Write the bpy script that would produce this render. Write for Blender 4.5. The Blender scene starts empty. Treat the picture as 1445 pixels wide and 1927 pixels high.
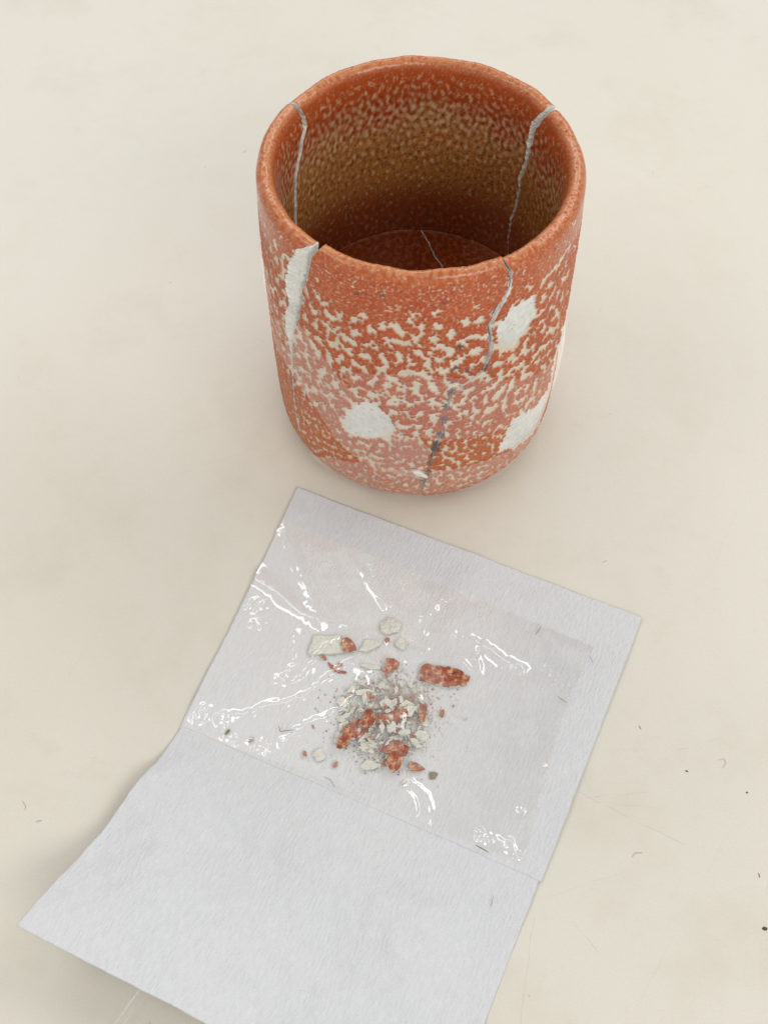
import bpy, bmesh, math, random
import numpy as np
from mathutils import Matrix, Vector

S = bpy.context.scene
COL = S.collection
MM = 0.001
rng = np.random.default_rng(7)
random.seed(7)

# ------------------------------------------------------------------ camera, world, lamps, exposure
cd = bpy.data.cameras.new('camera'); cam = bpy.data.objects.new('camera', cd); COL.objects.link(cam)
cd.sensor_fit = 'VERTICAL'; cd.sensor_height = 36.0; cd.lens = 36.0 * 2380 / 1927
cd.clip_start = 0.01; cd.clip_end = 50
cam.location = (-9.54 * MM, -243.3 * MM, 312.9 * MM)
cam.rotation_euler = (math.pi / 2 - 1.0, 0, 0)
S.camera = cam

W = bpy.data.worlds.new('World'); S.world = W; W.use_nodes = True
bgn = W.node_tree.nodes['Background']
bgn.inputs['Color'].default_value = (1.0, 0.985, 0.955, 1)
bgn.inputs['Strength'].default_value = 0.44

def area(name, loc, target, size, power, color, size_y=None):
    l = bpy.data.lights.new(name, 'AREA'); l.energy = power; l.color = color
    l.shape = 'RECTANGLE'; l.size = size; l.size_y = size_y or size
    o = bpy.data.objects.new(name, l); COL.objects.link(o); o.location = loc
    o.rotation_euler = (Vector(target) - Vector(loc)).to_track_quat('-Z', 'Y').to_euler()
    return o
area('window_lamp', (0.74, 0.54, 0.95), (0, -0.05, 0), 1.5, 6.0, (0.96, 0.985, 1.0), 0.32)
area('added_side_glint_lamp', (-0.78, -0.10, 1.0), (0, -0.05, 0), 0.9, 2.6, (1.0, 0.985, 0.965), 0.24)  # added lamp, no known source: puts glints on the film's left ridges
area('room_lamp', (0.50, -0.90, 0.85), (0, -0.05, 0.03), 1.0, 6.0, (1.0, 0.985, 0.965), 0.4)
area('added_back_glint_lamp', (-0.35, 0.95, 0.85), (0, -0.05, 0), 1.0, 3.4, (0.97, 0.985, 1.0), 0.28)  # no real window known here; added so more film creases catch a highlight

S.view_settings.view_transform = 'Standard'; S.view_settings.look = 'None'
S.view_settings.exposure = 0.08; S.view_settings.gamma = 1.0
S.render.engine = 'CYCLES'
S.cycles.max_bounces = 8; S.cycles.transparent_max_bounces = 16
S.cycles.caustics_reflective = False; S.cycles.caustics_refractive = False
try:
    S.cycles.use_denoising = True; S.cycles.denoiser = 'OPENIMAGEDENOISE'
except Exception:
    pass

# ------------------------------------------------------------------ helpers
def tag(o, label=None, cat=None, group=None, kind=None):
    if label: o['label'] = label
    if cat: o['category'] = cat
    if group: o['group'] = group
    if kind: o['kind'] = kind
    return o

def empty(name, loc=(0, 0, 0)):
    o = bpy.data.objects.new(name, None); COL.objects.link(o); o.location = loc
    o.empty_display_size = 0.01
    return o

def mesh_np(name, verts, faces, mats, parent=None, smooth=True, mat_idx=None, colors=None, gloss=None):
    """verts in mm (N,3); faces (M,4) or (M,3)."""
    me = bpy.data.meshes.new(name)
    v = np.ascontiguousarray(np.asarray(verts, dtype=np.float32) * MM)
    f = np.ascontiguousarray(np.asarray(faces, dtype=np.int32)); k = f.shape[1]
    me.vertices.add(len(v)); me.vertices.foreach_set('co', v.ravel())
    me.loops.add(f.size); me.loops.foreach_set('vertex_index', f.ravel())
    me.polygons.add(len(f)); me.polygons.foreach_set('loop_start', np.arange(0, f.size, k, dtype=np.int32))
    if mat_idx is not None: me.polygons.foreach_set('material_index', np.asarray(mat_idx, dtype=np.int32))
    me.polygons.foreach_set('use_smooth', np.full(len(f), smooth))
    for m in mats: me.materials.append(m)
    if colors is not None:
        a = me.attributes.new('glaze', 'FLOAT_COLOR', 'POINT')
        c = np.ones((len(v), 4), np.float32); c[:, :3] = colors; a.data.foreach_set('color', c.ravel())
    if gloss is not None:
        a = me.attributes.new('pimple', 'FLOAT', 'POINT'); a.data.foreach_set('value', np.asarray(gloss, np.float32))
    me.update(calc_edges=True)
    o = bpy.data.objects.new(name, me); COL.objects.link(o)
    if parent: o.parent = parent
    return o

def grid_faces(nu, nv, off=0):
    """grid stored [i*nv + j], i<nu, j<nv."""
    i, j = np.meshgrid(np.arange(nu - 1), np.arange(nv - 1), indexing='ij')
    a = (i * nv + j).ravel() + off
    return np.stack([a, a + nv, a + nv + 1, a + 1], 1)

def band(shape, dx, lam, bw=0.35, seed=0, aniso=1.0):
    """band-limited noise image, unit variance; shape (nx, ny), wavelength in mm."""
    r = np.random.default_rng(seed)
    F = np.fft.rfft2(r.standard_normal(shape))
    kx = np.fft.fftfreq(shape[0], dx)[:, None]; ky = np.fft.rfftfreq(shape[1], dx)[None, :] * aniso
    k = np.sqrt(kx ** 2 + ky ** 2) * lam
    F *= np.exp(-((np.log(np.maximum(k, 1e-6))) / bw) ** 2)
    n = np.fft.irfft2(F, s=shape); return n / n.std()

def bil(img, x, y):
    nx, ny = img.shape
    x = np.mod(x, nx); y = np.clip(y, 0, ny - 1.001)
    x0 = np.floor(x).astype(int) % nx; y0 = np.floor(y).astype(int); fx = x - np.floor(x); fy = y - y0
    x1 = (x0 + 1) % nx
    if img.ndim == 2:
        return (img[x0, y0] * (1 - fx) + img[x1, y0] * fx) * (1 - fy) + (img[x0, y0 + 1] * (1 - fx) + img[x1, y0 + 1] * fx) * fy

def sstep(a, b, x):
    t = np.clip((x - a) / (b - a), 0, 1); return t * t * (3 - 2 * t)

def poly_sdf(px, py, pts):
    """signed distance, negative inside."""
    d = np.full(px.shape, 1e9); ins = np.zeros(px.shape, bool)
    n = len(pts)
    for i in range(n):
        ax, ay = pts[i]; bx, by = pts[(i + 1) % n]
        ex, ey = bx - ax, by - ay
        t = np.clip(((px - ax) * ex + (py - ay) * ey) / (ex * ex + ey * ey + 1e-9), 0, 1)
        d = np.minimum(d, np.hypot(px - ax - t * ex, py - ay - t * ey))
        c = (ay > py) != (by > py)
        with np.errstate(divide='ignore', invalid='ignore'):
            ins ^= c & (px < (bx - ax) * (py - ay) / (by - ay + 1e-12) + ax)
    return np.where(ins, -d, d)

def line_dist(px, py, pts):
    d = np.full(px.shape, 1e9)
    for (ax, ay), (bx, by) in zip(pts[:-1], pts[1:]):
        ex, ey = bx - ax, by - ay
        t = np.clip(((px - ax) * ex + (py - ay) * ey) / (ex * ex + ey * ey + 1e-9), 0, 1)
        d = np.minimum(d, np.hypot(px - ax - t * ex, py - ay - t * ey))
    return d

class NT:
    def __init__(s, name):
        s.m = bpy.data.materials.new(name); s.m.use_nodes = True; s.t = s.m.node_tree
        s.t.nodes.clear(); s.out = s.n('ShaderNodeOutputMaterial')
    def n(s, t, **kw):
        x = s.t.nodes.new(t)
        for k, v in kw.items():
            if k.startswith('_'): setattr(x, k[1:], v)
            else: x.inputs[k.replace('__', ' ')].default_value = v
        return x
    def l(s, a, b): s.t.links.new(a, b)
    def math(s, op, a, b=None, clamp=False):
        x = s.t.nodes.new('ShaderNodeMath'); x.operation = op; x.use_clamp = clamp
        for i, q in enumerate((a, b)):
            if q is None: continue
            if isinstance(q, (int, float)): x.inputs[i].default_value = q
            else: s.l(q, x.inputs[i])
        return x.outputs[0]
    def mixc(s, f, a, b, mode='MIX'):
        x = s.t.nodes.new('ShaderNodeMix'); x.data_type = 'RGBA'; x.blend_type = mode
        for i, q in ((0, f), (6, a), (7, b)):
            if isinstance(q, (int, float)): x.inputs[i].default_value = q
            elif isinstance(q, tuple): x.inputs[i].default_value = (*q, 1) if len(q) == 3 else q
            else: s.l(q, x.inputs[i])
        return x.outputs[2]
    def noise(s, vec, scale, detail=3, rough=.55, dist=0):
        x = s.n('ShaderNodeTexNoise', Scale=scale, Detail=detail, Roughness=rough, Distortion=dist)
        s.l(vec, x.inputs['Vector']); return x.outputs['Fac']
    def ramp(s, f, stops):
        x = s.t.nodes.new('ShaderNodeValToRGB'); e = x.color_ramp.elements
        while len(e) < len(stops): e.new(.5)
        for q, (p, c) in zip(e, stops): q.position = p; q.color = (*c, 1) if isinstance(c, tuple) else (c, c, c, 1)
        s.l(f, x.inputs[0]); return x.outputs[0]
    def bump(s, h, strength=1.0, dist=0.001, prev=None):
        x = s.n('ShaderNodeBump', Strength=strength, Distance=dist); s.l(h, x.inputs['Height'])
        if prev is not None: s.l(prev, x.inputs['Normal'])
        return x.outputs[0]
    def coord(s): return s.n('ShaderNodeTexCoord').outputs['Object']

# ------------------------------------------------------------------ materials
def mat_glaze():
    k = NT('crawled_orange_glaze'); co = k.coord()
    at = k.n('ShaderNodeAttribute', _attribute_name='glaze'); pm = k.n('ShaderNodeAttribute', _attribute_name='pimple')
    n1 = k.noise(co, 2600, 3); n2 = k.noise(co, 500, 3)
    c = k.mixc(1.0, at.outputs['Color'], k.ramp(n1, [(.25, (.74, .70, .66)), (.55, (1, 1, 1)), (.8, (1.22, 1.3, 1.4))]), 'MULTIPLY')
    c = k.mixc(k.math('ADD', k.math('MULTIPLY', pm.outputs['Fac'], .8), .2), at.outputs['Color'], c)
    c = k.mixc(1.0, c, k.ramp(n2, [(.3, .90), (.7, 1.07)]), 'MULTIPLY')
    n4 = k.noise(co, 1500, 2)
    b = k.bump(k.math('MULTIPLY', n4, pm.outputs['Fac']), .5, 0.0002)
    b = k.bump(n1, .35, 0.00005, b)
    p = k.n('ShaderNodeBsdfPrincipled', Roughness=.3); k.l(c, p.inputs['Base Color']); k.l(b, p.inputs['Normal'])
    k.l(k.ramp(n2, [(.3, .12), (.7, .24)]), p.inputs['Roughness'])
    p.inputs['Specular IOR Level'].default_value = .42
    k.l(p.outputs[0], k.out.inputs[0]); return k.m

def mat_clay(name='bare_grey_clay', col=(.90, .90, .86)):
    k = NT(name); co = k.coord(); n = k.noise(co, 900, 5, .7); n2 = k.noise(co, 4000, 2)
    c = k.mixc(1.0, col, k.ramp(n, [(.25, (.72, .72, .70)), (.5, (1, 1, 1)), (.75, (1.08, 1.06, 1.02))]), 'MULTIPLY')
    sp = k.n('ShaderNodeTexVoronoi', Scale=1100); k.l(co, sp.inputs['Vector'])
    c = k.mixc(k.math('LESS_THAN', sp.outputs['Distance'], .09), c, (.22, .2, .17))
    p = k.n('ShaderNodeBsdfPrincipled', Roughness=.85); k.l(c, p.inputs['Base Color'])
    k.l(k.bump(n2, .8, .0001, k.bump(n, 1.0, .0004)), p.inputs['Normal'])
    k.l(p.outputs[0], k.out.inputs[0]); return k.m

def mat_film(name, haze, rough=.06, tint=(.985, .985, .985), spec=1.0, bump=0.0, hcol=(.86, .85, .84), cling=None):
    k = NT(name)
    tr = k.n('ShaderNodeBsdfTransparent'); tr.inputs[0].default_value = (*tint, 1)
    if cling:                                          # where the film sticks to the paper it wets it: darker, clearer
        ca = k.n('ShaderNodeAttribute', _attribute_name='pimple'); k.l(k.mixc(ca.outputs['Fac'], tint, cling), tr.inputs[0])
    df = k.n('ShaderNodeBsdfDiffuse'); df.inputs[0].default_value = (*hcol, 1)
    gl = k.n('ShaderNodeBsdfGlossy', Roughness=rough); 
    co = k.coord()
    hz = k.math('MULTIPLY', k.ramp(k.noise(co, 160, 4, .65), [(.3, .55), (.7, 1.35)]), haze)
    m1 = k.n('ShaderNodeMixShader'); k.l(hz, m1.inputs[0]); k.l(tr.outputs[0], m1.inputs[1]); k.l(df.outputs[0], m1.inputs[2])
    fr = k.n('ShaderNodeLayerWeight', Blend=.5)        # Schlick on both sides of the sheet
    fac = k.math('ADD', k.math('MULTIPLY', k.math('POWER', fr.outputs['Facing'], 5.0), .16), .075 * spec, True)
    k.l(fac, gl.inputs['Color'])                       # clear sheet: what is behind it plus its own reflection
    m2 = k.n('ShaderNodeAddShader'); k.l(m1.outputs[0], m2.inputs[0]); k.l(gl.outputs[0], m2.inputs[1])
    if bump:
        b = k.bump(k.noise(co, 220, 4, .6), 1.0, bump); k.l(b, gl.inputs['Normal'])
    k.l(m2.outputs[0], k.out.inputs[0]); return k.m

def mat_paper():
    k = NT('white_nonwoven_paper'); co = k.n('ShaderNodeUVMap').outputs[0]      # uv in mm along the sheet
    def stretched(sx, sy, rot, scale, detail=2):
        mp = k.n('ShaderNodeMapping'); mp.inputs['Scale'].default_value = (sx, sy, 1); mp.inputs['Rotation'].default_value = (0, 0, rot)
        k.l(co, mp.inputs['Vector']); return k.noise(mp.outputs[0], scale, detail, .5)
    rib = stretched(1.0, .20, .04, 1.7)
    dash = stretched(.4, 1.0, .45, 2.6)
    fib = k.noise(co, 3.2, 4, .7)
    big = k.noise(co, .05, 3)
    h = k.math('ADD', k.math('MULTIPLY', rib, .95), k.math('ADD', k.math('MULTIPLY', dash, .35), k.math('MULTIPLY', fib, .5)))
    c = k.mixc(1.0, (.745, .757, .770), k.ramp(h, [(.60, .96), (.9, 1.0), (1.2, 1.035)]), 'MULTIPLY')
    c = k.mixc(1.0, c, k.ramp(big, [(.3, (.985, .985, .99)), (.7, (1.01, 1.0, 1.0))]), 'MULTIPLY')
    p = k.n('ShaderNodeBsdfPrincipled', Roughness=.8); k.l(c, p.inputs['Base Color'])
    p.inputs['Specular IOR Level'].default_value = .25
    k.l(k.bump(h, 1.0, .00034), p.inputs['Normal'])
    tl = k.n('ShaderNodeBsdfTranslucent'); tl.inputs[0].default_value = (.8, .8, .8, 1)
    mx = k.n('ShaderNodeMixShader'); mx.inputs[0].default_value = .12
    k.l(p.outputs[0], mx.inputs[1]); k.l(tl.outputs[0], mx.inputs[2])
    k.l(mx.outputs[0], k.out.inputs[0]); return k.m

def mat_table(scr):
    k = NT('cream_laminate'); co = k.coord()
    base = (.685, .650, .566)
    mp = k.n('ShaderNodeMapping'); mp.inputs['Scale'].default_value = (1, .55, 1); k.l(co, mp.inputs['Vector'])
    b1 = k.noise(mp.outputs[0], 7, 5, .6); b2 = k.noise(co, 28, 5, .65); b3 = k.noise(co, 1800, 3)
    c = k.mixc(1.0, base, k.ramp(b1, [(.3, (.975, .965, .94)), (.55, (1, 1, 1)), (.75, (1.015, 1.02, 1.04))]), 'MULTIPLY')
    c = k.mixc(1.0, c, k.ramp(b2, [(.25, (.93, .915, .88)), (.5, (1, 1, 1)), (.8, (1.02, 1.015, 1.01))]), 'MULTIPLY')
    c = k.mixc(1.0, c, k.ramp(b3, [(.3, .965), (.7, 1.02)]), 'MULTIPLY')
    # stray smudges
    sm = k.ramp(k.noise(co, 55, 6, .72), [(.60, 0.0), (.74, 1.0)])
    c = k.mixc(k.math('MULTIPLY', sm, .16), c, (.42, .37, .30))
    # worn fine scratches (segment distance in the table plane)
    wob = k.n('ShaderNodeTexNoise', Scale=160, Detail=2); k.l(co, wob.inputs['Vector'])
    wv = k.n('ShaderNodeVectorMath', _operation='MULTIPLY_ADD'); k.l(wob.outputs['Color'], wv.inputs[0])
    wv.inputs[1].default_value = (.0018, .0018, 0); k.l(co, wv.inputs[2])
    brk = k.ramp(k.noise(co, 230, 2), [(.35, .15), (.6, 1.0)])
    tot = None
    for (ax, ay, bx, by, w, a) in scr:
        ax, ay, bx, by = ax * MM + .0009, ay * MM + .0009, bx * MM + .0009, by * MM + .0009
        ex, ey = bx - ax, by - ay; L2 = ex * ex + ey * ey
        s = k.n('ShaderNodeVectorMath', _operation='SUBTRACT'); k.l(wv.outputs[0], s.inputs[0]); s.inputs[1].default_value = (ax, ay, 0)
        d = k.n('ShaderNodeVectorMath', _operation='DOT_PRODUCT'); k.l(s.outputs[0], d.inputs[0]); d.inputs[1].default_value = (ex / L2, ey / L2, 0)
        t = k.math('MULTIPLY', d.outputs['Value'], 1.0, True)
        q = k.n('ShaderNodeVectorMath', _operation='SCALE'); q.inputs[0].default_value = (ex, ey, 0); k.l(t, q.inputs['Scale'])
        r = k.n('ShaderNodeVectorMath', _operation='DISTANCE'); k.l(s.outputs[0], r.inputs[0]); k.l(q.outputs[0], r.inputs[1])
        x = k.math('MULTIPLY', k.math('SUBTRACT', 1.0, k.math('DIVIDE', r.outputs['Value'], w * MM), True), a)
        tot = x if tot is None else k.math('MAXIMUM', tot, x)
    tot = k.math('MULTIPLY', tot, brk)
    c = k.mixc(k.math('MULTIPLY', tot, .7), c, (.34, .31, .26))
    p = k.n('ShaderNodeBsdfPrincipled', Roughness=.38); k.l(c, p.inputs['Base Color'])
    k.l(k.ramp(b2, [(.3, .34), (.7, .46)]), p.inputs['Roughness'])
    k.l(k.bump(tot, -.4, .0002, k.bump(b3, .35, .00006, k.bump(k.noise(co, 260, 3), .3, .0002))), p.inputs['Normal'])
    k.l(p.outputs[0], k.out.inputs[0]); return k.m

def mat_plain(name, col, rough=.6, var=.25, scale=1500):
    k = NT(name); n = k.noise(k.coord(), scale, 3)
    c = k.mixc(1.0, col, k.ramp(n, [(.3, 1 - var), (.7, 1 + var)]), 'MULTIPLY')
    p = k.n('ShaderNodeBsdfPrincipled', Roughness=rough); k.l(c, p.inputs['Base Color'])
    k.l(k.bump(n, .5, .0001), p.inputs['Normal']); k.l(p.outputs[0], k.out.inputs[0]); return k.m

def mat_chip_glaze():
    k = NT('orange_chip_glaze'); co = k.coord(); n = k.noise(co, 700, 4, .6); n2 = k.noise(co, 2600, 2)
    c = k.ramp(n, [(.36, (.54, .40, .26)), (.45, (.46, .19, .085)), (.52, (.34, .078, .032)), (.68, (.23, .045, .022))])
    p = k.n('ShaderNodeBsdfPrincipled', Roughness=.3); k.l(c, p.inputs['Base Color'])
    k.l(k.bump(n2, .7, .0002, k.bump(n, .6, .0004)), p.inputs['Normal']); k.l(p.outputs[0], k.out.inputs[0]); return k.m

SCR = [(x0, y0, x1, y1, w, a) for x0, y0, x1, y1, w, a in [
    (40, -130, 58, -128, .16, .45), (40, -128, 66, -142, .16, .55), (41, -130.5, 60, -132, .14, .4),
    (67, -117, 80, -113, .16, .45), (27, -160, 22, -186, .16, .5), (36, -161, 42, -168, .2, .4),
    (-73, -30, -48, -19, .16, .35), (-53, 17, -46, 27, .2, .35), (-62, -28, -40, -38, .15, .25),
    (70, -150, 78, -138, .14, .3), (30, -155, 52, -148, .14, .3), (-95, -95, -88, -80, .14, .3),
    (60, -165, 50, -180, .16, .3), (85, -60, 95, -40, .14, .25)]]
M_GLAZE = mat_glaze(); M_CLAY = mat_clay(); M_PAPER = mat_paper(); M_TABLE = mat_table(SCR)
M_TAPE = mat_film('milky_tape', .125, .10, spec=.9, bump=.00025, hcol=(.82, .79, .76))
M_TAPE_THIN = mat_film('clear_tape', .06, .09, spec=.75, bump=.0002, hcol=(.80, .74, .74))
M_FILM = mat_film('clear_film', .03, .06, tint=(.992, .986, .974), spec=1.45, cling=(.90, .895, .885))
M_CHIP = mat_chip_glaze(); M_FLAKE = mat_clay('pale_clay_flake', (.68, .68, .61))
M_POW = mat_plain('pink_grey_powder', (.62, .47, .38), .9, .15)
M_DARK = mat_plain('dark_fibre', (.07, .055, .045), .7)
M_BROWN = mat_plain('brown_fibre', (.24, .12, .06), .7)
M_OLIVE = mat_plain('olive_fleck', (.20, .17, .10), .8)

# ------------------------------------------------------------------ table
bm = bmesh.new()
for x0, y0, x1, y1 in [(-0.9, -0.7, 0.9, 1.1)]:
    bmesh.ops.create_cube(bm, size=1.0, matrix=Matrix.Translation((0, .2, -.0125)) @ Matrix.Diagonal((1.8, 1.8, .025, 1)))
bmesh.ops.bevel(bm, geom=[e for e in bm.edges], offset=.002, segments=2, affect='EDGES')
me = bpy.data.meshes.new('table'); bm.to_mesh(me); bm.free(); me.materials.append(M_TABLE)
table = bpy.data.objects.new('table', me); COL.objects.link(table); tag(table, kind='structure')

# ------------------------------------------------------------------ cup: profile and glaze maps
R0 = 41.0
def arc_pts(cx, cz, rx, rz, a0, a1, n):
    t = np.radians(np.linspace(a0, a1, n)); return [(cx + rx * math.cos(x), cz + rz * math.sin(x)) for x in t]
prof = [(27, 1.2), (31, .8), (33, .1)] + arc_pts(33.2, 13, 7.6, 13, -85, -8, 14) + \
       [(41.05, 18), (41.3, 35), (41.35, 55), (41.2, 75), (41.0, 86), (40.8, 91)] + \
       arc_pts(38.4, 93.0, 2.35, 3.5, 8, 172, 12) + \
       [(35.75, 91), (35.6, 88), (35.8, 80), (36.1, 65), (36.1, 50), (36.0, 43), (35.9, 40), (35.7, 37.5), (35.4, 36.3)]
prof = np.array(prof)
def resample(P, step):
    d = np.r_[0, np.cumsum(np.hypot(*np.diff(P, axis=0).T))]
    # smooth by Catmull-like interpolation: dense linear then gaussian smoothing
    s = np.arange(0, d[-1], .1); q = np.stack([np.interp(s, d, P[:, 0]), np.interp(s, d, P[:, 1])], 1)
    g = np.exp(-np.linspace(-2, 2, 17) ** 2); g /= g.sum()
    pad = np.vstack([np.repeat(q[:1], 8, 0), q, np.repeat(q[-1:], 8, 0)])
    q = np.stack([np.convolve(pad[:, i], g, 'valid') for i in (0, 1)], 1)
    idx = [0]; acc = 0; last = q[0]
    for i in range(1, len(q)):
        acc = np.hypot(*(q[i] - last))
        if acc >= step(q[i]): idx.append(i); last = q[i]
    return q[idx], s[idx]
icrest = None
P, Sarc = resample(prof, lambda p: .20 if (p[1] > 4 and p[0] > 36.9) or p[1] > 88 else .42)
tang = np.gradient(P, axis=0); nrm = np.stack([tang[:, 1], -tang[:, 0]], 1); nrm /= np.linalg.norm(nrm, axis=1)[:, None] + 1e-9
kc = int(np.argmax(P[:, 1]))                       # crest index
isout = np.arange(len(P)) <= kc
screst = Sarc[kc]

DX = 2 * math.pi * R0 / 1024                       # ~0.25 mm rasters (theta, v)
NV = 480
TH, VV = np.meshgrid(np.arange(1024) / 1024 * 2 * np.pi - np.pi, np.arange(NV) * DX, indexing='ij')
# outer raster: v = height z, twice as fine
NX2, NV2 = 2048, 840; DX2 = DX / 2; SO = (NX2, NV2)
TH, VV2 = np.meshgrid(np.arange(NX2) / NX2 * 2 * np.pi - np.pi, np.arange(NV2) * DX2, indexing='ij')
nA = band(SO, DX2, 4.1, .38, 23, 1.28); nB = band(SO, DX2, 1.8, .35, 12, 1.15); nC = band(SO, DX2, 2.7, .32, 13, 1.25)
nD = band(SO, DX2, 1.0, .35, 14); nE = band(SO, DX2, 18, .5, 15); nF = band(SO, DX2, .8, .4, 16)
z = VV2
low = sstep(44, 26, z)
n = nA * (1 - low) + .50 * nB * (1 - low) + low * (1.0 * nC + .3 * nB) + .22 * nE
side_ = sstep(34, 62, np.abs(np.degrees(TH) + 93))
thr = .20 + 2.6 * sstep(78, 90, z + 2.0 * nE - 7 * side_) + .20 * sstep(40, 24, z) - .15 * sstep(38, 52, z) * sstep(76, 66, z)
val = n - thr                                      # >0 white glaze pool
X = TH * R0
def pol(pts): return [(math.radians(a) * R0, b) for a, b in pts]
PATCH = [pol([(-53, 81), (-49, 82.5), (-46.5, 79), (-45.5, 72.1), (-49.7, 69), (-55.2, 64.5), (-60, 67), (-64.5, 72), (-64.6, 76), (-60, 80.5), (-58.7, 81.8)]),
         pol([(-121.6, 35), (-118, 41.7), (-112.1, 47.3), (-106.8, 48.5), (-102.3, 44.5), (-98.2, 38.5), (-103.9, 33.6), (-110.3, 31.5), (-115.9, 30.4), (-119.6, 31.2)]),
         pol([(-19, 37), (-24.4, 29), (-36.8, 28), (-47.2, 32.1), (-52.4, 29.2), (-56.8, 19), (-48, 15.5), (-35, 12), (-22, 12), (-10, 22)]),
         pol([(-24, 41), (-15, 49), (-6, 55), (8, 50), (8, 28), (-18, 27), (-26, 33)])]
pw = np.zeros_like(val)
for q in PATCH:
    d = poly_sdf(X, z, q) + .25 * nB + (.5 if q is PATCH[0] else 0)
    val = np.maximum(val, np.clip(-d * .9, -3, 1.6)); pw = np.maximum(pw, sstep(.5, -.7, d))
# the orange skin has crawled into beads: jittered grid of droplets, kept where the pool field is low
SP = .66; gx, gz = int(round(2 * math.pi * R0 / SP)), int(105 / SP); SPX = 2 * math.pi * R0 / gx
rb = np.random.default_rng(77)
bx = (np.arange(gx)[:, None] + .5 + rb.uniform(-.42, .42, (gx, gz))) * SPX; bz = (np.arange(gz)[None] + .5 + rb.uniform(-.42, .42, (gx, gz))) * SP
br = rb.uniform(.31, .54, (gx, gz)); bt = rb.uniform(0, 1, (gx, gz))
keep = bil(val, bx / DX2, bz / DX2) < 0
PX = X + math.pi * R0; ci_ = np.floor(PX / SPX).astype(int); cj_ = np.floor(z / SP).astype(int)
edge = np.full(val.shape, -9.0); dome = np.zeros_like(val); tone = np.full(val.shape, .5)
for di in (-1, 0, 1):
    for dj in (-1, 0, 1):
        i = (ci_ + di) % gx; j = np.clip(cj_ + dj, 0, gz - 1)
        dx = PX - bx[i, j]; dx -= 2 * math.pi * R0 * np.round(dx / (2 * math.pi * R0))
        d = np.hypot(dx, z - bz[i, j]); r_ = br[i, j]; e = np.where(keep[i, j], r_ - d, -9)
        dm = np.where(keep[i, j], np.sqrt(np.clip(1 - (d / r_) ** 2, 0, 1)) * r_ / .5, 0)
        tone = np.where(e > edge, bt[i, j], tone); edge = np.maximum(edge, e); dome = np.maximum(dome, dm)
white = sstep(.02, -.17, edge)
tan = np.exp(-((edge + .05) / .14) ** 2)
def mix(a, b, t): return np.asarray(a) * (1 - t[..., None]) + np.asarray(b) * t[..., None]
red = mix((.46, .058, .012), (.56, .10, .020), sstep(-.8, 1.2, nB + .6 * nE))
red = mix(red, (.55, .135, .026), .6 * sstep(42, 20, z))            # more orange low on the wall
red = mix(red, (.34, .050, .016), .72 * sstep(.55, .1, dome) * (1 - sstep(78, 88, z)))
red = mix(red, (.62, .15, .050), .5 * tone * sstep(.6, .95, dome) * (1 - .7 * sstep(78, 88, z)))
red = mix(red, (.48, .078, .026), .65 * sstep(80, 90, z))
red = mix(red, (.62, .33, .16), .5 * sstep(1.1, 2.0, nF + .5 * nB) * sstep(70, 90, z))
colO = mix(red, (.62, .27, .085), .6 * tan)
wcol = mix((.73, .675, .55), (.78, .79, .76), pw)
wcol = mix(wcol, (.64, .66, .62), .55 * pw * sstep(-.2, 1.6, nE + .6 * nC + .3 * nB)); wcol = mix(wcol, (.46, .24, .11), .8 * pw * sstep(2.35, 2.8, nB + .5 * nD))
wcol = mix(wcol, (.66, .54, .38), .30 * sstep(.5, 1.5, nE + nD * .3) * (1 - pw))
colO = mix(colO, wcol, white)
# iron spots down the front, scattered dots
DOT = [(-76.5, 75.3, .5), (-77.2, 71.9, .75), (-77.9, 63.8, .85), (-73.5, 62.3, .6), (-67.6, 61.8, .8), (-66.6, 62.8, .7), (-78.6, 58, .7), (-79.2, 54.6, .95), (-80.0, 51, .6), (-80.7, 48.5, .9), (-81.1, 43.6, 1.0), (-81.6, 41.4, .6),
       (-82.0, 36.6, 1.25), (-83.4, 32.4, 1.1), (-83.9, 30.2, 1.2), (-84.5, 27.0, .85), (-85.2, 23.6, .7), (-113, 88.5, .5), (-104, 90, .5), (-83.5, 88.3, .4), (-55, 88, .4), (-40, 92, .4), (-96, 36, .6)]
spot = np.zeros_like(val)
for a, b, r in DOT:
    d = np.hypot(X - math.radians(a) * R0, z - b) + .22 * nD
    spot = np.maximum(spot, sstep(r * 1.25, r * .75, d))
pale_spot = np.zeros_like(val)
for a, b, r in [(-101, 86.2, .5), (-98.5, 86, .6), (-98, 87.3, .35), (-150, 91.5, .5), (-147, 94, .4), (-93, 83, .45), (-87, 80, .4), (-80, 83, .35), (-70, 84, .4)]:
    d = np.hypot(X - math.radians(a) * R0, z - b) + .12 * nD
    pale_spot = np.maximum(pale_spot, sstep(r, r * .5, d))
colO = mix(colO, (.085, .075, .08), .92 * spot)
colO = mix(colO, (.68, .52, .38), .8 * pale_spot)
band_y = sstep(6, 2.5, z)
hgtO = (-.42 * sstep(.10, -.25, edge) + .22 * dome + .04 * nB * (1 - white)) * (1 - .90 * sstep(79, 89, z)) + .08 * spot
pimO = (1 - white) * (1 - .5 * spot)
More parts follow.
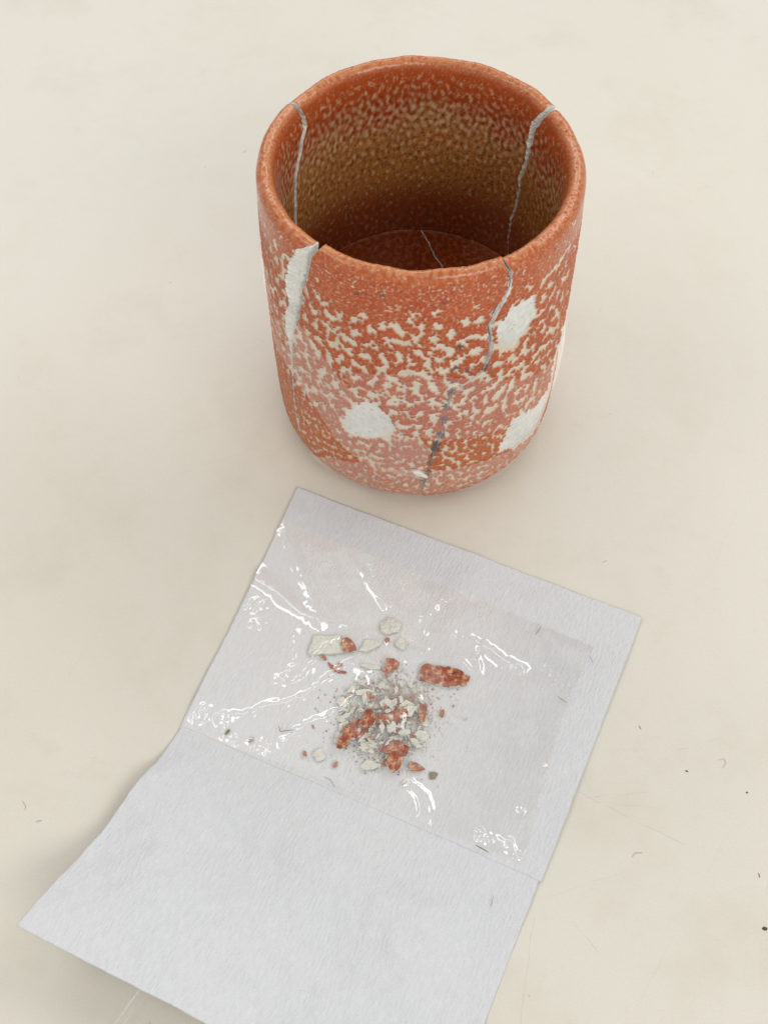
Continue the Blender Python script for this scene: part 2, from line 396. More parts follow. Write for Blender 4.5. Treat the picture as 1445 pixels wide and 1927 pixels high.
# rim + inner raster: v = arc length past the crest + 12
mA = band((1024, NV), DX, 2.7, .55, 21, 1.2); mB = band((1024, NV), DX, 1.05, .45, 22, 1.1); mC = band((1024, NV), DX, .9, .4, 23); mE = band((1024, NV), DX, 20, .5, 24)
v = VV - 12
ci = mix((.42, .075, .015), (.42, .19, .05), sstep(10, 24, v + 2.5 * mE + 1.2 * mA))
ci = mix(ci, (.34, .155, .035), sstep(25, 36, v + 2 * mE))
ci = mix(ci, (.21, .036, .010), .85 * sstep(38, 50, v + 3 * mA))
pale = sstep(.35, 1.7, mA * .7 + .7 * mB + .25 * mC + 1.15 * np.exp(-((v - 17) / 9) ** 2) - .2) * sstep(1.5, 7, v)
ci = mix(ci, (.68, .52, .33), .66 * pale * (1 - .6 * sstep(40, 52, v)))
ci = mix(ci, (.42, .07, .022), .8 * sstep(.5, 1.3, mB - .4 * mA) * sstep(3, 10, v))
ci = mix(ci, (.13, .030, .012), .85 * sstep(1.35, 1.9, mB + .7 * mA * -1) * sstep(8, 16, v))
rimc = mix((.47, .105, .038), (.58, .26, .105), .7 * sstep(-.3, 1.3, .7 * mA + .4 * mB + .35 + .9 * np.exp(-((v - .6) / 1.6) ** 2) - .9 * sstep(2, 4, v)))
rimc = mix(rimc, (.66, .46, .30), .7 * sstep(1.5, 2.1, mC + .4 * mB))
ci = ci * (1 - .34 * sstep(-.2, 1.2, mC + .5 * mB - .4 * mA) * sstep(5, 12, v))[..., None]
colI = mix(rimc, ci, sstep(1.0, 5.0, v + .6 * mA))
hgtI = .008 * mB + .014 * mA + .006 * mC
def blend_rim(a, b, w): return a * (1 - w[..., None]) + b * w[..., None]

def surf(theta, k):
    """colour, height, pimple at (theta grid, profile index grid)"""
    xx = (theta + np.pi) / (2 * np.pi) * 1024
    zz = P[k, 1] / DX; si = (Sarc[k] - screst + 12) / DX
    x2 = xx * 2; z2 = P[k, 1] / DX2
    co = np.stack([bil(colO[..., i], x2, z2) for i in range(3)], -1)
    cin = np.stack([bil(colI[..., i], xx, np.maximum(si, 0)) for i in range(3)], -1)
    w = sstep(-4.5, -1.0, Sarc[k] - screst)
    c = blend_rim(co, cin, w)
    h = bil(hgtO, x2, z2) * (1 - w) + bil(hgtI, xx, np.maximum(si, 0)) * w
    pm = bil(pimO, x2, z2) * (1 - w) + .05 * w
    return c, h, pm

# ------------------------------------------------------------------ cup: shards between cracks
def curve(pts): 
    p = sorted((b, a) for a, b in pts); zz = np.array([q[0] for q in p]); aa = np.array([q[1] for q in p])
    return lambda z: np.interp(z, zz, aa)
FL_A = curve([(-131.5, 100.6), (-134.0, 95.8), (-138.1, 91.3), (-140.7, 86.7), (-142.2, 83.1), (-144.5, 78.9), (-143.3, 75.7), (-142.7, 71.6), (-144.6, 68.0), (-145.7, 63.2), (-147.6, 58.1), (-146.5, 55), (-146.0, 52.0), (-145.6, 49.2), (-146.5, 40), (-148, 25), (-147, 12), (-149, 0)])
FL_B = curve([(-127.8, 101.1), (-129.0, 96.9), (-131.2, 92.4), (-133.0, 86.0), (-134.0, 82.7), (-136.3, 79.6), (-135.5, 77.2), (-137.2, 72.3), (-138.7, 69.4), (-139.0, 67.8), (-142.0, 61.3), (-144.1, 55.8), (-145.3, 49.2), (-146.3, 40), (-147.8, 25), (-146.8, 12), (-148.8, 0)])
FR_C = curve([(-63.4, 98.8), (-62.2, 96.8), (-60.3, 93.8), (-60.4, 91.2), (-60.7, 88.5), (-61.9, 85.3), (-64.1, 82.3), (-65.3, 80.5), (-66.6, 77.8), (-67.1, 76.6), (-65.5, 71.1), (-66.0, 66.1), (-67.9, 60.5), (-72, 58.5), (-78.5, 55), (-80.5, 47), (-82, 36.6), (-84.3, 27.7), (-86.6, 18), (-88, 8), (-87, 0)])
BR_B = curve([(31.3, 97.2), (33.5, 93.5), (35.5, 90.6), (37.2, 83.3), (37.7, 76.2), (39.8, 69.6), (39.6, 65.4), (40.8, 58.4), (42.4, 52.5), (41.9, 46.4), (41.4, 42.4), (42.5, 20), (41, 0)])
BR_A = curve([(27.6, 97.5), (29.5, 95), (33.0, 89.6), (34.0, 84.7), (36.6, 75.5), (38.1, 69.3), (38.4, 65.3), (39.6, 58.3), (41.6, 52.4), (41.5, 46), (41.2, 42), (42.4, 20), (40.9, 0)])
BL_C = curve([(148.2, 97), (147.4, 94), (146.5, 92.2), (146.5, 89.2), (149.5, 85.4), (151.0, 82.5), (153.4, 80.3), (156.0, 76.7), (157.5, 68), (160, 50), (158, 30), (159, 0)])
def jag(seed, amp, f=1.0):
    r = np.random.default_rng(seed); z_ = np.arange(0, 100, .25); k = np.exp(-np.linspace(-2, 2, 9) ** 2); k /= k.sum()
    a = np.convolve(r.standard_normal(len(z_)), k, 'same'); b = np.convolve(r.standard_normal(len(z_)), np.ones(17) / 17, 'same')
    t = (a + 1.5 * b) * amp
    return lambda z: np.interp(z, z_, t)
jf, jr, jb, jl = jag(1, 1.15), jag(2, .42), jag(3, .6), jag(4, .5)
jx = jag(5, .35)
fade = lambda z, a, b: sstep(a, b, z)
# each side: (outer theta(z), inner theta(z)) in degrees
SIDE = {
    'FL_end':   (lambda z: FL_A(z) + 360 + jf(z) * fade(z, 46, 54), lambda z: FL_B(z) + 360 - .3 - 1.3 * fade(z, 52, 72) + .4 * jx(z)),
    'FL_start': (lambda z: FL_B(z) + .06 + .35 * jf(z) * fade(z, 46, 54), lambda z: FL_B(z) + .3 + .5 * fade(z, 52, 75)),
    'FR_end':   (lambda z: FR_C(z) - .05 - .75 * fade(z, 60, 68) + jr(z) * fade(z, 58, 62), lambda z: FR_C(z) - .05 + .25 * fade(z, 60, 70)),
    'FR_start': (lambda z: FR_C(z) + .05 + .75 * fade(z, 60, 68) + (jr(z) * .9 + .3 * jx(z)) * fade(z, 58, 62), lambda z: FR_C(z) + .12 + .30 * fade(z, 60, 70)),
    'BR_end':   (lambda z: BR_A(z) - .3 * fade(z, 60, 90) + jb(z), lambda z: BR_A(z) + jb(z)),
    'BR_start': (lambda z: BR_A(z) + .6 + 1.0 * fade(z, 60, 95) + jb(z), lambda z: BR_B(z) + jb(z)),
    'BL_end':   (lambda z: BL_C(z) - .05 + .4 * jl(z), lambda z: BL_C(z) - .2 * fade(z, 78, 88) + jl(z)),
    'BL_start': (lambda z: BL_C(z) + .1 + .4 * jl(z), lambda z: BL_C(z) + .1 + .5 * fade(z, 76, 88) + jl(z)),
}
def th_of(side, r, z):
    fo, fi = SIDE[side]; f = np.clip((r - 35.7) / (41.0 - 35.7), 0, 1)
    if side[:2] == 'FL': f = np.clip((f - .66) / .34, 0, 1)        # chipped from outside: a shallow bevel, then a straight crack
    if side[:2] == 'FR':
        c_ = .94 - .55 * sstep(90, 95, z); f = np.clip((f - c_) / (1 - c_), 0, 1)
    if side[:2] in ('BL', 'BR'): f = np.clip(f / (.08 if side[1] == 'L' else .15), 0, 1)
    return np.radians(fi(z) * (1 - f) + fo(z) * f)

Zo = P[:kc + 1, 1]; Ro = P[:kc + 1, 0]; Zi = P[kc:, 1][::-1]; Ri = P[kc:, 0][::-1]
k_low = int(np.argmin(np.where(Ro > 32.5, Zo, 99)))
def r_out(z): return np.interp(z, Zo[k_low:], Ro[k_low:])
def r_in(z):
    r = np.interp(z, Zi, Ri); return np.where(z < 37.5, np.minimum(33.5, r_out(z) - .5), r)
rimnoise = band((1024, 64), DX, 14, .5, 31)[:, 0] * .16 + band((1024, 64), DX, 2.2, .5, 32)[:, 0] * .025

def shard(name, sa, sb, parent, shift=0.0):
    K = len(P); arc = None
    ta = th_of(sa, P[:, 0], P[:, 1]) + shift; tb = th_of(sb, P[:, 0], P[:, 1])
    ncol = int((tb - ta).mean() * R0 / .21)
    t = np.linspace(0, 1, ncol)[:, None]
    TT = ta[None] * (1 - t) + tb[None] * t
    kk = np.broadcast_to(np.arange(K)[None], TT.shape)
    tw = np.mod(TT + np.pi, 2 * np.pi) - np.pi
    c, h, pm = surf(tw, kk)
    rz = np.interp(tw.ravel(), np.linspace(-np.pi, np.pi, 1024), rimnoise).reshape(tw.shape) * sstep(82, 96, P[kk, 1])
    r = P[kk, 0] + nrm[kk, 0] * h; zz = P[kk, 1] + nrm[kk, 1] * h + rz
    V = np.stack([r * np.cos(TT), r * np.sin(TT), zz], -1).reshape(-1, 3)
    F = grid_faces(ncol, K); mi = np.zeros(len(F), int); C = c.reshape(-1, 3); G = pm.ravel()
    vs, fs, ms = [V], [F], [mi]; off = len(V)
    for side, sh, sgn, sd in ((sa, shift, -1, 1), (sb, 0.0, 1, 2)):
        zl = np.r_[np.arange(.4, 92, .3), np.arange(92, P[kc, 1] - .02, .18)]; NF = 14
        lo_, hi_ = {'FL': (.66, 1.0), 'FR': (.94, 1.0), 'BL': (0, .08), 'BR': (0, .15)}[side[:2]]      # the bevelled lip gets its own rows
        if lo_ > 0: f = np.r_[np.linspace(0, lo_ - .012, 6), np.linspace(lo_, hi_, 8)][None]
        else: f = np.r_[np.linspace(0, hi_, 8), np.linspace(hi_ + .012, 1, 6)][None]
        rr = r_in(zl)[:, None] * (1 - f) + (r_out(zl)[:, None] + .10) * f
        th = th_of(side, rr, zl[:, None] + 0 * rr) + sh
        g = np.random.default_rng(sd + 40).standard_normal((len(zl), NF))
        for _ in range(2):
            g = (g + np.roll(g, 1, 0) + np.roll(g, -1, 0) + np.roll(g, 1, 1) + np.roll(g, -1, 1)) / 2.6
        th = th - sgn * np.radians(np.abs(g) * .28) * np.sin(np.pi * f) * sstep(50, 70, zl)[:, None]
        rn = np.interp(np.mod(th.ravel() + np.pi, 2 * np.pi) - np.pi, np.linspace(-np.pi, np.pi, 1024), rimnoise).reshape(th.shape) * sstep(82, 96, zl)[:, None]
        Vs = np.stack([rr * np.cos(th), rr * np.sin(th), zl[:, None] + rn], -1).reshape(-1, 3)
        Fs = grid_faces(len(zl), NF, off)
        if sgn > 0: Fs = Fs[:, ::-1]
        vs.append(Vs); fs.append(Fs); ms.append(np.ones(len(Fs), int)); off += len(Vs)
        C = np.vstack([C, np.full((len(Vs), 3), .6)]); G = np.r_[G, np.zeros(len(Vs))]
    return mesh_np(name, np.vstack(vs), np.vstack(fs), [M_GLAZE, M_CLAY], parent, True, np.concatenate(ms), C, G)

cup = empty('teacup'); tag(cup, 'broken orange and white crawl-glazed handleless cup, its pieces held together with clear tape', 'cup')
sh_front = shard('wall_shard', 'FL_start', 'FR_end', cup); sh_front['label'] = 'front wall piece with a row of dark iron spots'
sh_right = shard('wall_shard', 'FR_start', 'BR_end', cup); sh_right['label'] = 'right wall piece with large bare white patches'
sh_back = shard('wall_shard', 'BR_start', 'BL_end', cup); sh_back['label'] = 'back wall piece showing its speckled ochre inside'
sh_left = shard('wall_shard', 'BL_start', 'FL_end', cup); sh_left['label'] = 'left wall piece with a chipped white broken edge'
sh_left.rotation_euler = (0, math.radians(-.50), 0)
sh_right.location = Vector((.1, 0, -.55)) * MM; sh_right.rotation_euler = (0, math.radians(.04), 0)
sh_back.location = Vector((0, .15, .1)) * MM

# base: two halves meeting at a crack across the inside floor
crack = [(-.6, 37.5), (.1, 36.5), (2.0, 34.6), (3.7, 30.2), (5.4, 24.7), (7.7, 20.4), (6.5, 10), (8.5, 0), (6, -15), (7, -37.5)]
def base_half(sgn):
    cx = np.array([q[0] for q in crack])[::-1]; cy = np.array([q[1] for q in crack])[::-1]
    ys = np.linspace(-35.2, 35.2, 260); ny = len(ys); nx = 130
    jj = np.interp(ys, np.linspace(-36, 36, 300), np.convolve(np.random.default_rng(5).standard_normal(300), np.ones(5) / 5, 'same')) * .22
    xc = np.interp(ys, cy, cx) + jj + sgn * (.06 + .20 * sstep(14, 22, ys))
    xe = sgn * np.sqrt(np.maximum(35.3 ** 2 - ys ** 2, .001)); xc = np.clip(xc, -np.abs(xe), np.abs(xe))
    t = np.linspace(0, 1, nx)[:, None]; Xg = xc[None] * (1 - t) + xe[None] * t; Yg = np.broadcast_to(ys[None], Xg.shape)
    ix = (Xg + 36) / DX; iy = (Yg + 36) / DX
    a = bil(mA, ix, iy); b = bil(mB, ix, iy); rr = np.hypot(Xg, Yg)
    c = mix((.25, .042, .008), (.33, .085, .018), sstep(-.5, 1.2, a)); c = mix(c, (.40, .26, .13), .55 * sstep(1.1, 1.9, .8 * b + .5 * a))
    zt = 36.9 + .05 * a + .03 * b + .25 * sstep(34.5, 35.4, rr) - .25 * sstep(20, 0, rr) + (.15 if sgn < 0 else 0)
    V = np.stack([Xg, Yg, zt], -1).reshape(-1, 3); F = grid_faces(nx, ny)
    if sgn < 0: F = F[:, ::-1]
    Vb = V.copy(); Vb[:, 2] = 1.5; Fb = F[:, ::-1] + len(V)
    # crack wall and outer wall
    q = np.arange(ny - 1); w1 = np.stack([q, q + 1, q + 1 + len(V), q + len(V)], 1)
    e = (nx - 1) * ny + q; w2 = np.stack([e, e + len(V), e + 1 + len(V), e + 1], 1)
    if sgn < 0: w1 = w1[:, ::-1]; w2 = w2[:, ::-1]
    F = np.vstack([F, Fb, w1, w2]); mi = np.r_[np.zeros(len(Fb)), np.ones(len(Fb) + len(w1) + len(w2))]
    C = np.vstack([c.reshape(-1, 3)] * 2)
    return mesh_np('base_shard', np.vstack([V, Vb]), F, [M_GLAZE, M_CLAY], cup, True, mi, C, np.full(len(C), .1))
base_half(-1); base_half(1)

# chipped flake standing off the foot of the cup
def flake():
    pts = [(-92.6, 20.2), (-90.5, 20.6), (-88.2, 19.4), (-86.0, 17.0), (-86.6, 16.4), (-88.8, 17.6), (-91.0, 18.6)]
    top, bot = [], []
    for a, b in pts:
        t = math.radians(a); r = float(r_out(np.array(b)))
        top.append(((r + .75) * math.cos(t), (r + .75) * math.sin(t), b)); bot.append(((r - .2) * math.cos(t), (r - .2) * math.sin(t), b - .3))
    c = np.mean(top, 0) + np.array([0, -.25, .1]); n_ = len(pts)
    V = np.array(top + bot + [c]); F = []
    for i in range(n_):
        j = (i + 1) % n_; F += [(i, n_ + i, n_ + j), (i, n_ + j, j), (2 * n_, i, j)]
    return mesh_np('chipped_flake', V, np.array(F)[:, ::-1], [M_CLAY], cup, False)
flake()
# dark patch laid on the wall, painting the shade of the chip's hole
def hole():
    pts = [(-87.2, 19.0), (-85.2, 19.8), (-84.4, 18.9), (-85.6, 17.2), (-86.2, 14.5), (-87.4, 12.2), (-88.7, 11.6), (-89.3, 13.6), (-88.3, 15.6), (-86.9, 16.8)]
    V = []; 
    for rr_ in (.22, .0):
        for a, b in pts:
            t = math.radians(a); r = float(r_out(np.array(b))) + .12 if rr_ else float(r_out(np.array(b))) - 1.2
            V.append((r * math.cos(t), r * math.sin(t), b))
    n_ = len(pts); t = math.radians(-86.8); V.append((39.4 * math.cos(t), 39.4 * math.sin(t), 16))
    F = []
    for i in range(n_):
        j = (i + 1) % n_; F += [(i, j, n_ + j), (i, n_ + j, n_ + i)]
    V2 = np.array(V); c2 = np.mean(V2[:n_], 0); V2[-1] = c2 + np.array([0, .15, 0])
    F = [(i, (i + 1) % n_, 2 * n_) for i in range(n_)]
    return mesh_np('chip_hole_shade', V2, np.array(F), [mat_plain('painted_hole_shade', (.115, .105, .095), .8)], cup, True)
hole()

# ------------------------------------------------------------------ tapes on the cup
def tape(up, lo, nlen, nw, mat, label, rad, seed, endjag=.4):
    """strip between an upper and a lower edge curve (theta deg, z), radius from rad(theta, z, s)"""
    def res(pts):
        p = np.array(pts, float); d = np.r_[0, np.cumsum(np.hypot(np.diff(p[:, 0]) * .7, np.diff(p[:, 1])))]; s = np.linspace(0, d[-1], nlen)
        q = np.stack([np.interp(s, d, p[:, 0]), np.interp(s, d, p[:, 1])], 1)
        g = np.exp(-np.linspace(-2, 2, 15) ** 2); g /= g.sum()
        pad = np.vstack([2 * q[0] - q[7:0:-1], q, 2 * q[-1] - q[-2:-9:-1]])
        return np.stack([np.convolve(pad[:, i], g, 'valid') for i in (0, 1)], 1)
    A, B = res(up), res(lo); s = np.linspace(0, 1, nw)[None, :, None]
    G = A[:, None] * (1 - s) + B[:, None] * s
    th = np.radians(G[..., 0]); zz = G[..., 1]
    nz = band((512, 512), .5, 9, .5, seed); n2 = band((512, 512), .5, 3, .5, seed + 1)
    iu = (G[..., 0] + 200) * 1.4; iv = zz * 2 + 50
    r = rad(G[..., 0], zz, s[..., 0]) + .13 * np.abs(bil(nz, iu, iv)) + .04 * bil(n2, iu, iv)
    r = r + .22 * (np.exp(-((s[..., 0]) / .025) ** 2) + np.exp(-((1 - s[..., 0]) / .025) ** 2))
    V = np.stack([r * np.cos(th), r * np.sin(th), np.maximum(zz, .25)], -1).reshape(-1, 3)
    o = mesh_np('tape_strip', V, grid_faces(nlen, nw)[:, ::-1], [mat], cup, True); o['label'] = label
    return o
def r_body(z): return np.where(z > 92, 41.0, np.interp(z, Zo[k_low:], Ro[k_low:]))
tape([(-186, 78), (-174, 74), (-163.7, 71.5), (-150.2, 70.3), (-143.7, 69.4), (-139.0, 68.6), (-131.9, 64.4), (-127.2, 60.6), (-120.5, 55.3), (-112.0, 49.7), (-103.8, 43.3), (-95.7, 38.1), (-87.5, 33.5), (-85.5, 31.5)],
     [(-190, 52), (-178, 47), (-163.9, 43.5), (-147.4, 42.0), (-134.6, 37.3), (-126.9, 29.9), (-119.7, 23.7), (-108.3, 20.0), (-100, 18.5), (-92, 17), (-88, 16)],
     220, 60, M_TAPE, 'diagonal clear tape strip across the lower left front',
     lambda a, z, s: r_body(z) + .42 + .9 * np.exp(-((a + 172) / 9.0) ** 2) * (1 - s) + .25 * np.exp(-((a + 140) / 6) ** 2), 51)
tape([(-119, 58.5), (-112, 60.5), (-103.7, 62.2), (-92.0, 64.0), (-81.9, 62.0), (-68.8, 58.4), (-53.9, 51.8), (-45, 48), (-38.6, 46), (-28, 45), (-17.0, 44), (-6, 42), (8, 41), (24, 41)],
     [(-112, 47), (-104, 42), (-96, 38), (-87.5, 36), (-80, 35), (-75.2, 34.3), (-66, 33), (-56.7, 31.6), (-45, 29), (-37.8, 26.8), (-20, 22), (-6, 19), (8, 17), (24, 17)],
     220, 50, M_TAPE_THIN, 'nearly level clear tape strip around the front right',
     lambda a, z, s: r_body(z) + .5 + .55 * np.exp(-((a + 14) / 12.0) ** 2) * np.sin(np.pi * np.clip(s, 0.05, 1)) + .5 * np.exp(-((a + 35) / 9) ** 2), 61)
def skirt(a, z, s):
    w = .5 + .5 * np.sin(np.radians(a * 5.0)) * np.cos(np.radians(a * 2.3 + 40))
    rb = 41.45 + .1 * w
    foot = 37.6 + 1.2 * w - 1.6 * sstep(-96, -84, a) * sstep(-62, -74, a)
    return np.maximum(rb * (1 - s ** 1.3) + foot * s ** 1.3, r_body(z) + .3)
tape([(-140, 8), (-134.2, 10.5), (-122, 17), (-110.5, 20.3), (-93.4, 20.7), (-86, 20.2), (-78.6, 19.6), (-67.5, 19.2), (-52.1, 17.5), (-41.0, 16.4), (-30, 15), (-18, 13)],
     [(-142, 1.5), (-134, .6), (-122, .5), (-110, .5), (-96, .4), (-88, .4), (-78, .5), (-66, .5), (-54, .6), (-43, .5), (-32, .5), (-22, .5)],
     240, 40, M_TAPE, 'clear tape strip round the foot, flaring onto the table', skirt, 71)

# ------------------------------------------------------------------ packet frame (u across, v towards the viewer), mm
A0 = np.array([-35.2, -34.1]); UV_U = np.array([.9129, -.4082]); UV_V = np.array([-.4082, -.9129])
def loc_xy(u, v): 
    return A0[0] + u * UV_U[0] + v * UV_V[0], A0[1] + u * UV_U[1] + v * UV_V[1]
ph = band((512, 512), .35, 30, .45, 81); ph2 = band((512, 512), .35, 9, .4, 82)
def paper_h(u, v):
    iu, iv = (u + 15) / .35, (v + 5) / .35
    h = .45 + .22 * bil(ph, iu, iv) + .035 * bil(ph2, iu, iv)
    h = np.maximum(h, .18)
    # soft tents of the sheet behind the pocket
    h = h + .9 * np.exp(-(line_dist(u, v, [(3, 31), (14, 36), (26.5, 38.5)]) / 3.2) ** 2) * sstep(34, 10, u)
    h = h + .6 * np.exp(-(line_dist(u, v, [(57, 10), (60, 20), (58, 27)]) / 5.0) ** 2)
    # free lower flap lifting towards the viewer's left
    q = np.clip((v - 84) / 60, 0, 2)
    h = h + 16.0 * q ** 1.25 * np.clip(1 - (u + 4) / 108, 0, 1.1) ** 1.05
    h = h + 1.6 * np.exp(-((v - 82.5) / 5) ** 2) * sstep(20, 60, u) * sstep(112, 80, u) * .6
    h = h + .8 * np.exp(-(line_dist(u, v, [(1.5, 103), (6, 97), (10, 92)]) / 3.0) ** 2)
    h = h + .9 * np.exp(-((v - 99) / 4.5) ** 2) * sstep(30, 70, u)
    h = h + sstep(86, 105, v) * (.9 * bil(ph, iu * .7 + 90, iv * .7) + .10 * bil(ph2, iu, iv))
    return .2 + np.log1p(np.exp((h - .2) * 4)) / 4      # never through the table
def left_u(v): return np.interp(v, [0, 32, 60, 82, 93, 102, 120, 146], [0, 2.7, 4.2, 5.4, 4.9, 3.6, 1.8, .2])

def sheet(name, v0, v1, u1, parent, dz=0.0, nu=260, nv=200, wavy=0.0):
    vv = np.linspace(v0, v1, nv); t = np.linspace(0, 1, nu)[:, None]
    ul = left_u(vv); r = np.random.default_rng(int(v0) + 3)
    e1 = np.convolve(r.standard_normal(nv), np.ones(5) / 5, 'same') * .10
    Ug = (ul + e1)[None] * (1 - t) + (u1 + e1[::-1] * .6)[None] * t if hasattr(u1, '__len__') else (ul + e1)[None] * (1 - t) + (u1 + e1[::-1] * .6)[None] * t
    e2 = np.convolve(r.standard_normal(nu), np.ones(7) / 7, 'same')[:, None] * .09
    Vg = np.broadcast_to(vv[None], Ug.shape) + e2 * (sstep(v0 + 3, v0, vv) + sstep(v1 - 3, v1, vv))[None]
    x, y = loc_xy(Ug, Vg); zz = paper_h(Ug, Vg) + (dz if dz == 0 else .03 + (dz - .03) * sstep(80.8, 70, Vg))
    V = np.stack([x, y, zz], -1).reshape(-1, 3)
    o = mesh_np(name, V, grid_faces(nu, nv)[:, ::-1], [M_PAPER], parent, True)
    me = o.data; uvl = me.uv_layers.new(name='UVMap')
    li = np.empty(len(me.loops), np.int32); me.loops.foreach_get('vertex_index', li)
    uvv = np.stack([Ug.ravel(), Vg.ravel()], 1)[li].astype(np.float32); uvl.data.foreach_set('uv', uvv.ravel())
    md = o.modifiers.new('thickness', 'SOLIDIFY'); md.thickness = .00013; md.offset = -1
    return o
packet = empty('paper_packet'); tag(packet, 'white fibrous paper packet with a clear film pocket holding ceramic crumbs', 'packet')
p1 = sheet('pocket_sheet', 0, 80.8, 106.75, packet, .30)
p2 = sheet('loose_flap', 78.5, 144.6, 106.1, packet, .0, 260, 180)

# ------------------------------------------------------------------ clear film over the pocket
RIDGE = [  # polyline in (u, v), height, half width
    ([(3.7, 16.0), (11.9, 24.1), (19.8, 31.9), (26.5, 39.0)], 1.5, 1.5),
    ([(3.7, 33.7), (10.6, 35.0), (18.6, 37.9), (26.7, 39.4), (31.4, 37.4)], 2.0, 1.3),
    ([(30.0, 18.9), (34.0, 22.8), (40.6, 26.6)], .9, .7), ([(40.6, 26.6), (36.5, 21.7), (31.8, 15.6)], .9, .7),
    ([(55, 29), (60.8, 27.8), (65.8, 26.6), (71.5, 27.1), (76.9, 29.1), (82.2, 29.0)], 1.2, 1.1),
    ([(48, 37), (52.7, 36.8), (56.1, 35.4), (62.9, 34.8), (66.4, 33.8), (69.3, 35.4), (71.7, 34.4), (70.0, 31.3), (69.6, 28.3), (73, 29.6), (76.0, 30.8)], .9, .7),
    ([(22.6, 44.3), (25.8, 52.6), (23.9, 58.6)], .8, .8), ([(23.9, 58.6), (26.6, 59.1), (29.8, 56.0), (30.1, 51.6), (30.7, 46.1), (35.0, 41.5), (44.1, 37.1)], 1.2, .9),
    ([(14, 75), (21.3, 70.7), (23.5, 67.2), (28.3, 64.3), (32.5, 59.9), (35.7, 53.4), (39.3, 47.5)], 1.2, .9),
    ([(39.3, 47.5), (44.2, 47.9), (45.5, 54.2), (43.5, 60.0), (40.4, 63.4), (36.1, 67.4), (32.7, 74.7)], 1.2, 1.0),
    ([(66.2, 71.7), (70.7, 73.6), (72.7, 76.6), (73.3, 79.8)], .8, .7), ([(67.3, 70.8), (72.3, 72.1), (75.2, 75.5), (75.2, 79.6)], .8, .7),
    ([(53.7, 18.4), (52.4, 23.0), (51.3, 26.8)], .8, .9), ([(59, 60), (57.5, 54), (60, 49)], .5, .7)]
fn1 = band((512, 512), .3, 13, .45, 91); fn2 = band((512, 512), .3, 3.2, .4, 92); fn3 = band((512, 512), .3, 1.5, .4, 93)
def film_h(u, v):
    iu, iv = (u + 10) / .3, v / .3
    inside = sstep(0, 14, u - left_u(v)) * sstep(0, 6, 97.5 - u) * sstep(0, 14, v - 12) * sstep(0, 6, 79.5 - v)
    h = .12 + inside * (.55 + .07 * bil(fn1, iu, iv) + .010 * bil(fn2, iu, iv))
    d = np.hypot((u - 53) / 17, (v - 57.5) / 14); h = h + 1.7 * sstep(1.8, .1, d)
    d2 = np.hypot((u - 42) / 20, (v - 40) / 9); h = h + 1.2 * sstep(1.5, .2, d2)
    jit = .16 * bil(fn2, iu, iv)
    for pts, hh, w in RIDGE:
        d = line_dist(u + jit, v + jit * .7, pts); h = h + (.55 * hh + .15) * np.exp(-np.abs(d / (w * .8 + .45)) ** 1.7)
    cr = 0
    for cu, cv, r in ((9, 76, 4.5), (15.5, 75, 3.5), (19, 79, 3.5), (27, 78, 4), (95, 76, 3.5), (89, 76.5, 3), (100, 77, 2.5), (95.5, 66.5, 1.8), (97.5, 53.5, 2.0), (7.5, 41, 4), (10.5, 46, 3), (81, 29.3, 2.2)):
        cr = np.maximum(cr, sstep(1.15, .5, np.hypot((u - cu) / r, (v - cv) / (r * .8))))
    h = h + cr * (.22 * bil(fn2, iu, iv) + .035 * bil(fn3, iu, iv) + .30)
    return h
nu, nv = 330, 230
vv = np.linspace(11.5, 81.2, nv); t = np.linspace(0, 1, nu)[:, None]
saw = .9 * np.abs(np.mod(vv / 1.7, 1) * 2 - 1) * sstep(20, 24, vv) * sstep(72, 66, vv)
uL = left_u(vv) - .05; uR = np.interp(vv, [11, 36, 53, 78, 82], [97.5, 97.0, 98.5, 100.6, 100.8]) - saw
Ug = uL[None] * (1 - t) + uR[None] * t
top = 12.0 + 2.0 * (Ug[:, 0] / 97); saw2 = np.where(np.mod(Ug[:, 0] / 4, 1) > .5, .35, 0)
Vg = np.broadcast_to(vv[None], Ug.shape).copy(); Vg = Vg + ((top + saw2 - 11.5)[:, None]) * ((81.2 - vv) / (81.2 - 11.5))[None]
bot = 81.2 + np.interp(Ug[:, 0], [0, 6, 32, 79, 101], [.2, .2, -1.9, -2.1, -3.2]); Vg = Vg + ((bot - 81.2)[:, None]) * ((vv - 11.5) / (81.2 - 11.5))[None]
x, y = loc_xy(Ug, Vg); zf = paper_h(Ug, np.minimum(Vg, 81)) + .34 + film_h(Ug, Vg)
cn = bil(fn1, (Ug + 10) / .3, Vg / .3); cn2 = bil(fn2, (Ug + 10) / .3, Vg / .3)
cling = sstep(38, 70, Ug + 5 * cn) * (.45 + .35 * sstep(72, 90, Ug + 2 * cn) + .25 * sstep(24, 15, Vg + 1.5 * cn)) * (1 - .35 * sstep(.2, 1.2, cn + .4 * cn2))
film = mesh_np('clear_film', np.stack([x, y, zf], -1).reshape(-1, 3), grid_faces(nu, nv)[:, ::-1], [M_FILM], packet, True, gloss=np.clip(cling, 0, 1).ravel())

# clear film tail sticking out under the flap on the table
def film_tail():
    n_ = 40; t = np.linspace(0, 1, n_); ax = np.interp(t, [0, 1], [-61.5, -76]); ay = np.interp(t, [0, 1], [-167, -190])
    V = []
    for s, zl in ((0, .9), (.12, .25), (.5, .2), (.85, .3), (1, 1.2)):
        V.append(np.stack([ax + 3.0 * s * .85, ay - 3.0 * s * .53, zl + .25 * np.sin(t * 5 + s * 3) ** 2], 1))
    V = np.stack(V, 0).reshape(-1, 3)
    return mesh_np('film_tail', V, grid_faces(5, n_), [mat_film('tail_film', .06, .15, spec=.6)], packet, True)
film_tail()

